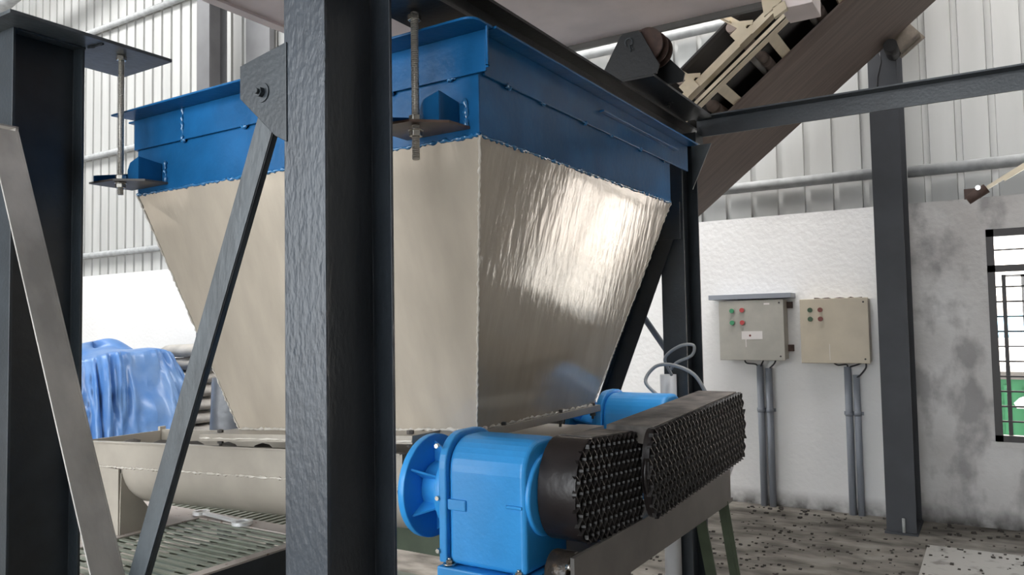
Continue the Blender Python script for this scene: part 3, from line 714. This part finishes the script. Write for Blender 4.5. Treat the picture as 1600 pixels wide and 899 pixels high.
# chain guards with expanded metal face
def guard(y0, y1, z0, z1, r, xb, xf, pitch_y, label, topmat, rnd0, rnd1, xt=None):
    """obround case between (y0,z0) and (y1,z1) centres, radius r; open mesh face at xf"""
    t = thing('chain_guard', (xb, (y0+y1)/2, min(z0, z1)-r), label, 'guard', 'expanded metal chain guards')
    e = V((0, y1-y0, z1-z0)); L = e.length; e.normalize(); nrm = V((0, -e.z, e.y)); c0 = V((0, y0, z0))
    def outline(rr, q0, q1):
        P = []
        K = 14
        for k in range(K+1):
            a = pi/2+pi*k/K; P.append((rr*cos(a)*q0, rr*sin(a)))
        for k in range(K+1):
            a = -pi/2+pi*k/K; P.append((L+rr*cos(a)*q1, rr*sin(a)))
        return P
    O = outline(r, rnd0, rnd1); I = outline(r-.004, rnd0, rnd1); n = len(O)
    pos = lambda x, s, h: V((x, 0, 0))+c0+e*s+nrm*h
    b = MB(); b.add([pos(x, *p) for x in (xb, xf) for p in O], [(i, (i+1) % n, n+(i+1) % n, n+i) for i in range(n)], True)
    b.add([pos(x, *p) for x in (xb, xf) for p in I], [(i, n+i, n+(i+1) % n, (i+1) % n) for i in range(n)], True)
    b.build('guard_case', M['guard'], t)
    MB().prism([pos(xb-.004, *p) for p in O], (.004, 0, 0)).build('back_sheet', M['guard'], t)
    xt = xb if xt is None else xt
    b = MB(); b.prism([pos(xt, .01, r+.001), pos(xt, L, r+.001), pos(xt, L, r+.004), pos(xt, .01, r+.004)], (xf-xt-.01, 0, 0))
    if xt != xb: b.prism([pos(xt, .0, r-.045), pos(xt, .0, r+.004), pos(xf-.02, .0, r+.004), pos(xf-.02, .0, r-.07)], (0, .006, 0)); b.prism([pos(xt, L, r-.2), pos(xt, L, r+.004), pos(xf-.02, L, r+.004), pos(xf-.02, L, r-.2)], (0, -.006, 0))
    b.build('top_sheet', topmat, t)
    for q, kr in ((.02, .7), (L-.1, .4)): MB().cyl(pos(xb+.004, q, 0), pos(xb+.02, q, 0), r*kr, n=28).build('sprocket', M['guard'], t)
    # expanded metal: zigzag strands
    b = MB(); amp = pitch_y/2; hp = .038
    def half(s):
        if s < 0: q = 1-(s/(r*rnd0))**2
        elif s > L: q = 1-((s-L)/(r*rnd1))**2
        else: q = 1
        return r*math.sqrt(max(0, q))
    s = -r*rnd0+.008; i = 0
    while s < L+r*rnd1-.006:
        H = half(s); k0 = math.ceil(-H/hp); k1 = math.floor(H/hp); prev = None
        zs = [-H]+[(k+dz_)*hp for k in range(k0, k1+1) for dz_ in (-.12, .12) if abs((k+dz_)*hp) < H]+[H]
        for z in zs:
            hi_ = (int(math.floor(z/hp+.5))+i) % 2
            ss = s+amp*.46*(1 if hi_ else -1); x = xf+(.002 if hi_ else -.002)
            q = [pos(x-.007, ss-.0040, z), pos(x+.008, ss+.0014, z), pos(x+.008, ss+.0032, z), pos(x-.007, ss-.0020, z)]
            base = len(b.v); b.v += q
            if prev is not None:
                for m_ in range(4): b.f.append([prev+m_, prev+(m_+1) % 4, base+(m_+1) % 4, base+m_]); b.sm.append(False)
            prev = base
        s += amp; i += 1
    b.build('expanded_mesh', M['mesh'], t)
    return t
guard(2.50, 2.94, 1.115, 1.085, .182, -1.378, -1.235, .044, 'black chain guard with expanded metal face, nearest the blue gearbox', M['guard_top'], .75, .1)
guard(2.90, 4.06, 1.115, 1.160, .175, -1.175, -1.15, .046, 'longer black mesh chain guard with dusty top, farther right and higher', M['guard_top'], .5, .45, xt=-1.36)
# oily bearing below the first guard
t = thing('bearing_housing', (-1.28, 2.40, .77), 'greasy black bearing below the first mesh guard', 'bearing')
b = MB().cyl((-1.345, 2.40, .85), (-1.255, 2.40, .85), .072, n=24).cyl((-1.255, 2.40, .85), (-1.238, 2.40, .85), .045, n=18); b.build('bearing_ring', M['grease'], t, bevel=.01)
MB().box(-1.345, -1.245, 2.31, 2.49, .772, .80).build('foot', M['grease'], t, bevel=.006)
MB().cyl((-1.255, 2.33, .89), (-1.235, 2.33, .89), .011, n=10).build('grease_nipple', M['zinc'], t)

# cables looping above the far gearbox
def catmull(P, n=8):
    P = [V(p) for p in P]; P = [P[0]*2-P[1]]+P+[P[-1]*2-P[-2]]; out = []
    for i in range(1, len(P)-2):
        for k in range(n):
            t = k/n; a, b_, c, d_ = P[i-1], P[i], P[i+1], P[i+2]
            out.append(.5*((2*b_)+(c-a)*t+(2*a-5*b_+4*c-d_)*t*t+(3*b_-a-3*c+d_)*t**3))
    out.append(P[-2]); return out
o = MB().tube(catmull([(-1.56, 4.0, 1.30), (-1.66, 4.05, 1.38), (-1.62, 4.1, 1.46), (-1.52, 4.1, 1.47), (-1.40, 4.1, 1.42), (-1.33, 4.12, 1.30)]), .010).build('power_cable', M['cable_grey'])
tag(o, 'grey cable arching over the far gearbox to the mesh guard', 'cable')
o = MB().tube(catmull([(-1.60, 4.3, 1.40), (-1.62, 4.25, 1.50), (-1.52, 4.22, 1.57), (-1.44, 4.22, 1.575), (-1.45, 4.22, 1.52), (-1.53, 4.2, 1.48), (-1.57, 4.2, 1.44)]), .009).build('power_cable', M['cable_grey'])
tag(o, 'grey cable coiled in a small loop on the rear right column', 'cable')

# ================================================================= CONTROL BOXES
BY = WY-.22
def hood(): pass
t = thing('control_box', (-1.93, WY-.1, 1.33), 'grey control box with green and red buttons under a small grey hood', 'control box')
BK = WY-.004
y0 = WY-.20
fx = lambda x: x*y0/7.5                               # keep the measured bearing when moved forward
ax0, ax1, az0, az1 = -2.20, -1.625, 1.355, 1.90
MB().box(ax0, ax1, y0+.02, BK, az0, az1).build('enclosure', M['box_grey'], t, bevel=.006)
dr = MB().box(ax0-.008, ax1+.008, y0, y0+.02, az0-.008, az1+.0).build('door', M['box_grey'], t, bevel=.005)
for (px, pz, mt) in ((.118, -.095, 'green_b'), (.212, -.09, 'red_b'), (.118, -.205, 'green_b'), (.212, -.205, 'red_b')):
    x, z = ax0+px, az1+pz; MB().cyl((x, y0, z), (x, y0-.018, z), .021, n=20).build('push_button', M[mt], dr); MB().cyl((x, y0, z), (x, y0-.006, z), .027, n=20).build('button_bezel', M['box_grey'], dr)
MB().box(ax0+.20, ax0+.39, y0-.002, y0, az1-.36, az1-.285).box(ax0+.235, ax0+.243, y0-.002, y0, az1-.43, az1-.36).box(ax0+.41, ax0+.46, y0-.002, y0, az1-.045, az1-.030).build('sticker', M['sticker'], dr)
MB().cyl((ax0+.278, y0-.004, az1-.325), (ax0+.278, y0, az1-.325), .010, n=12).build('sticker_dot', M['red_d'], dr)
for z in (az0+.03, az1-.03): MB().cyl((ax1-.03, y0-.006, z), (ax1-.03, y0, z), .008, n=10).build('door_screw', M['frame_black'], dr)
for z in (az0+.10, az1-.05): MB().box(ax1, ax1+.05, BK-.03, BK, z-.03, z+.03).build('wall_lug', M['rust'], t)
MB().box(ax0-.10, ax1+.075, y0-.01, BK, az1+.012, az1+.058).build('hood', M['pvc'], t, bevel=.003)

t = thing('control_box', (-1.22, WY-.1, 1.33), 'beige control box with four dark buttons beside the wall column', 'control box')
bx_0, bx_1, bz0, bz1 = -1.47, -.925, 1.335, 1.885
MB().box(bx_0, bx_1, y0+.02, BK, bz0, bz1).build('enclosure', M['box_beige'], t, bevel=.006)
dr = MB().box(bx_0-.008, bx_1+.008, y0, y0+.02, bz0-.008, bz1+.008).build('door', M['box_beige'], t, bevel=.005)
for (px, pz, mt) in ((.08, -.09, 'green_d'), (.165, -.09, 'red_d'), (.08, -.17, 'green_d'), (.165, -.17, 'red_d')):
    x, z = bx_0+px, bz1+pz; MB().cyl((x, y0, z), (x, y0-.012, z), .021, n=20).build('push_button', M[mt], dr)
for x, z in ((bx_1-.03, bz0+.03), (bx_1-.03, bz1-.03)): MB().cyl((x, y0-.006, z), (x, y0, z), .008, n=10).build('door_screw', M['frame_black'], dr)
for z in (bz0+.08, bz1-.04): MB().cyl((bx_0-.03, BK-.02, z), (bx_0-.03, BK, z), .012, n=10).build('wall_screw', M['frame_black'], t)
MB().box(bx_0+.23, bx_0+.234, y0-.0015, y0, bz0+.02, bz0+.16).build('scratch', M['sticker'], dr)
for k in range(9): pass
MB().weld((bx_0+.10, BK-.10, bz1+.008), (bx_1-.05, BK-.10, bz1+.008), .008, .03, 1.).build('dust_heap', M['rust'], t)

def conduit(x, z1, label, mt='pvc', r=.03, foot=0.):
    t = thing('conduit', (x, WY-.05, 0), label, 'conduit', 'grey conduits below the control boxes')
    MB().cyl((x, WY-.04, foot), (x, WY-.04, z1), r, n=20).build('pipe', M[mt], t)
    MB().cyl((x, WY-.04, .86), (x, WY-.04, .90), r+.004, n=20).box(x-.045, x+.045, WY-.012, WY-.002, .865, .895).build('clamp', M[mt], t)
conduit(-1.885, 1.30, 'left grey conduit below the grey control box')
conduit(-1.805, 1.27, 'right grey conduit below the grey control box')
conduit(-1.125, 1.29, 'left grey conduit below the beige control box')
conduit(-1.055, 1.22, 'right grey conduit below the beige control box, shorter than its neighbour', r=.027)
def wire(P, label, r=.007, mt='cable'): tag(MB().tube(catmull(P), r, 8).build('wire', M[mt]), label, 'cable', 'wires under the control boxes')
wy_ = WY-.06
wire([(-2.02, wy_, 1.35), (-2.00, wy_, 1.315), (-1.92, wy_, 1.305), (-1.89, wy_, 1.28)], 'black wire sagging left into the conduit under the grey box')
wire([(-1.84, wy_, 1.35), (-1.86, wy_, 1.31), (-1.875, wy_, 1.28)], 'short black wire entering conduit under the grey box')
wire([(-1.73, wy_, 1.35), (-1.75, wy_, 1.31), (-1.79, wy_, 1.27)], 'black wire slanting right of the conduits under the grey box')
wire([(-1.24, wy_, 1.33), (-1.20, wy_, 1.305), (-1.13, wy_, 1.31), (-1.12, wy_, 1.28)], 'black wire sagging left into the conduit under the beige box')
wire([(-.97, wy_, 1.33), (-.975, wy_, 1.28), (-1.02, wy_, 1.22), (-1.05, wy_, 1.20)], 'black wire curving down at right under the beige box')
wire([(-1.00, wy_, 1.33), (-1.04, wy_, 1.31), (-1.10, wy_, 1.29)], 'short black wire joining conduit under the beige box')

# ================================================================= LEFT BACKGROUND: TARP, SACKS
def tarp():
    b = MB(); nu, nv = 200, 70; cx, cy = -9.22, 5.25
    for j in range(nv+1):
        v = j/nv
        for i in range(nu+1):
            a = 2*pi*i/nu
            # superellipse plan, top dome, skirt to the floor
            c, s = cos(a), sin(a); e = .55
            rx_, ry_ = 1.08*abs(c)**e*(1 if c > 0 else -1), .55*abs(s)**e*(1 if s > 0 else -1)
            if v < .35:
                q = v/.35; rr = q*.93; z = 1.56-.13*q**3+.05*sin(3*q+rx_*4)
            else:
                q = (v-.35)/.65; rr = .93+.08*min(1, q*4)+.26*q; z = 1.43*(1-q)+.02
            fold = (v > .2)*min(1, (v-.2)*5)*.13*(abs(noise.noise(V((c*4.2, s*4.2, z*.7))))*1.6-.3+.55*abs(noise.noise(V((c*10+z*1.5, s*10, z*1.6+5)))))
            zz_ = z+.07*noise.noise(V((rx_*rr*2.2, ry_*rr*2.2, 3)))*(1 if v < .6 else 0)
            fr = rr*(1+fold*1.5)
            b.v.append(V((cx+rx_*fr, cy+ry_*fr, max(.012, zz_))))
    for j in range(nv):
        for i in range(nu):
            a = j*(nu+1)+i; b.f.append([a, a+1, a+nu+2, a+nu+1]); b.sm.append(True)
    o = b.build('tarpaulin', M['tarp'])
    tag(o, 'crumpled blue tarpaulin draped over a stack near the back wall at left', 'tarpaulin')
tarp()
def sack_mesh(mt):
    b = MB(); nu, nv = 22, 12
    for j in range(nv+1):
        th = pi*j/nv-pi/2
        for i in range(nu):
            a = 2*pi*i/nu; ce = abs(cos(th))**.5; 
            x = .42*ce*(abs(cos(a))**.45)*(1 if cos(a) > 0 else -1); y = .26*ce*(abs(sin(a))**.45)*(1 if sin(a) > 0 else -1)
            z = .085*(abs(sin(th))**.8)*(1 if th > 0 else -1)*(1-.3*(abs(x)/.42)**4)+.012*noise.noise(V((x*8, y*8, j)))
            b.v.append(V((x, y, z+.085)))
    for j in range(nv):
        for i in range(nu):
            k = (i+1) % nu; b.f.append([j*nu+i, j*nu+k, (j+1)*nu+k, (j+1)*nu+i]); b.sm.append(True)
    return b.build('sack', mt)
s0_ = sack_mesh(M['sack'])
N_ = 9; words = ['lowest sack', 'second sack from the floor', 'third sack from the floor', 'fourth sack from the floor', 'middle sack', 'fourth sack from the top', 'third sack from the top', 'second sack from the top', 'topmost sack']
for k in range(N_):
    o = s0_ if k == 0 else s0_.copy()
    if k: C.objects.link(o)
    o.location = (-8.95+random.uniform(-.05, .05)*1, 6.40+random.uniform(-.02, .02), .002+k*.1715); o.rotation_euler = (0, 0, random.uniform(-.06, .06))
    tag(o, words[k]+' of the pale pile beside the blue tarpaulin', 'sack', 'pale sacks piled beside the tarpaulin')
def wrapped(x, y, r, h, label):
    b = MB(); nu, nv = 30, 16
    for j in range(nv+1):
        z = h*j/nv; k = 1-.12*(j/nv)**3
        for i in range(nu):
            a = 2*pi*i/nu; rr = r*k*(1+.06*noise.noise(V((cos(a)*2, sin(a)*2, z*2+x))))
            b.v.append(V((x+rr*cos(a), y+rr*sin(a), z)))
    for j in range(nv):
        for i in range(nu):
            q = (i+1) % nu; b.f.append([j*nu+i, j*nu+q, (j+1)*nu+q, (j+1)*nu+i]); b.sm.append(True)
    b.f.append([nv*nu+i for i in range(nu)]); b.sm.append(False); b.f.append(list(range(nu))[::-1]); b.sm.append(False)
    tag(b.build('wrapped_drum', M['dark_wrap']), label, 'drum', 'dark wrapped drums by the wall')
wrapped(-7.24, 5.70, .24, 1.19, 'taller dark grey wrapped drum nearer the hopper, right of the sacks')
wrapped(-7.70, 6.05, .17, 1.12, 'dark grey wrapped drum just right of the blue tarpaulin')

# ================================================================= FLOOR DETAIL
b = MB(); b.prism([(-.50, 5.2, .0), (2.4, 5.2, .0), (2.4, 6.62, .0), (-.50, 6.62, .0)], (0, 0, .012))
M['slab'] = mat('pale_cement_screed', (.42, .40, .37), .85, bump=.3, bscale=14, col2=(.24, .22, .20), vscale=9, thr=(.3, .45))
tag(b.build('cement_slab', M['slab']), 'pale cement screed patch on floor at lower right', 'slab')
b = MB()
for k in range(1600):
    x = random.uniform(-2.6, 1.4); y = random.uniform(4.9, 7.35)
    if random.random() > .35+.65*max(0, noise.noise(V((x*1.5, y*1.5, 0)))+.3): continue
    r = random.uniform(.004, .015)*(1.4 if y > 7.0 else 1); z = .0 if not (x > -.5 and y < 6.62) else .012
    vs = [(x+r*sx*random.uniform(.5, 1), y+r*sy*random.uniform(.5, 1), z+h) for h in (0, r*random.uniform(.4, .8)) for sx, sy in ((-1, -1), (1, -1), (1, 1), (-1, 1))]
    b.add(vs, [(0, 3, 2, 1), (4, 5, 6, 7), (0, 1, 5, 4), (1, 2, 6, 5), (2, 3, 7, 6), (3, 0, 4, 7)])
tag(b.build('rubble', mat('dark_rubble', (.055, .048, .042), .9)), 'small dark rubble and dirt strewn over the floor', 'rubble', kind='stuff')
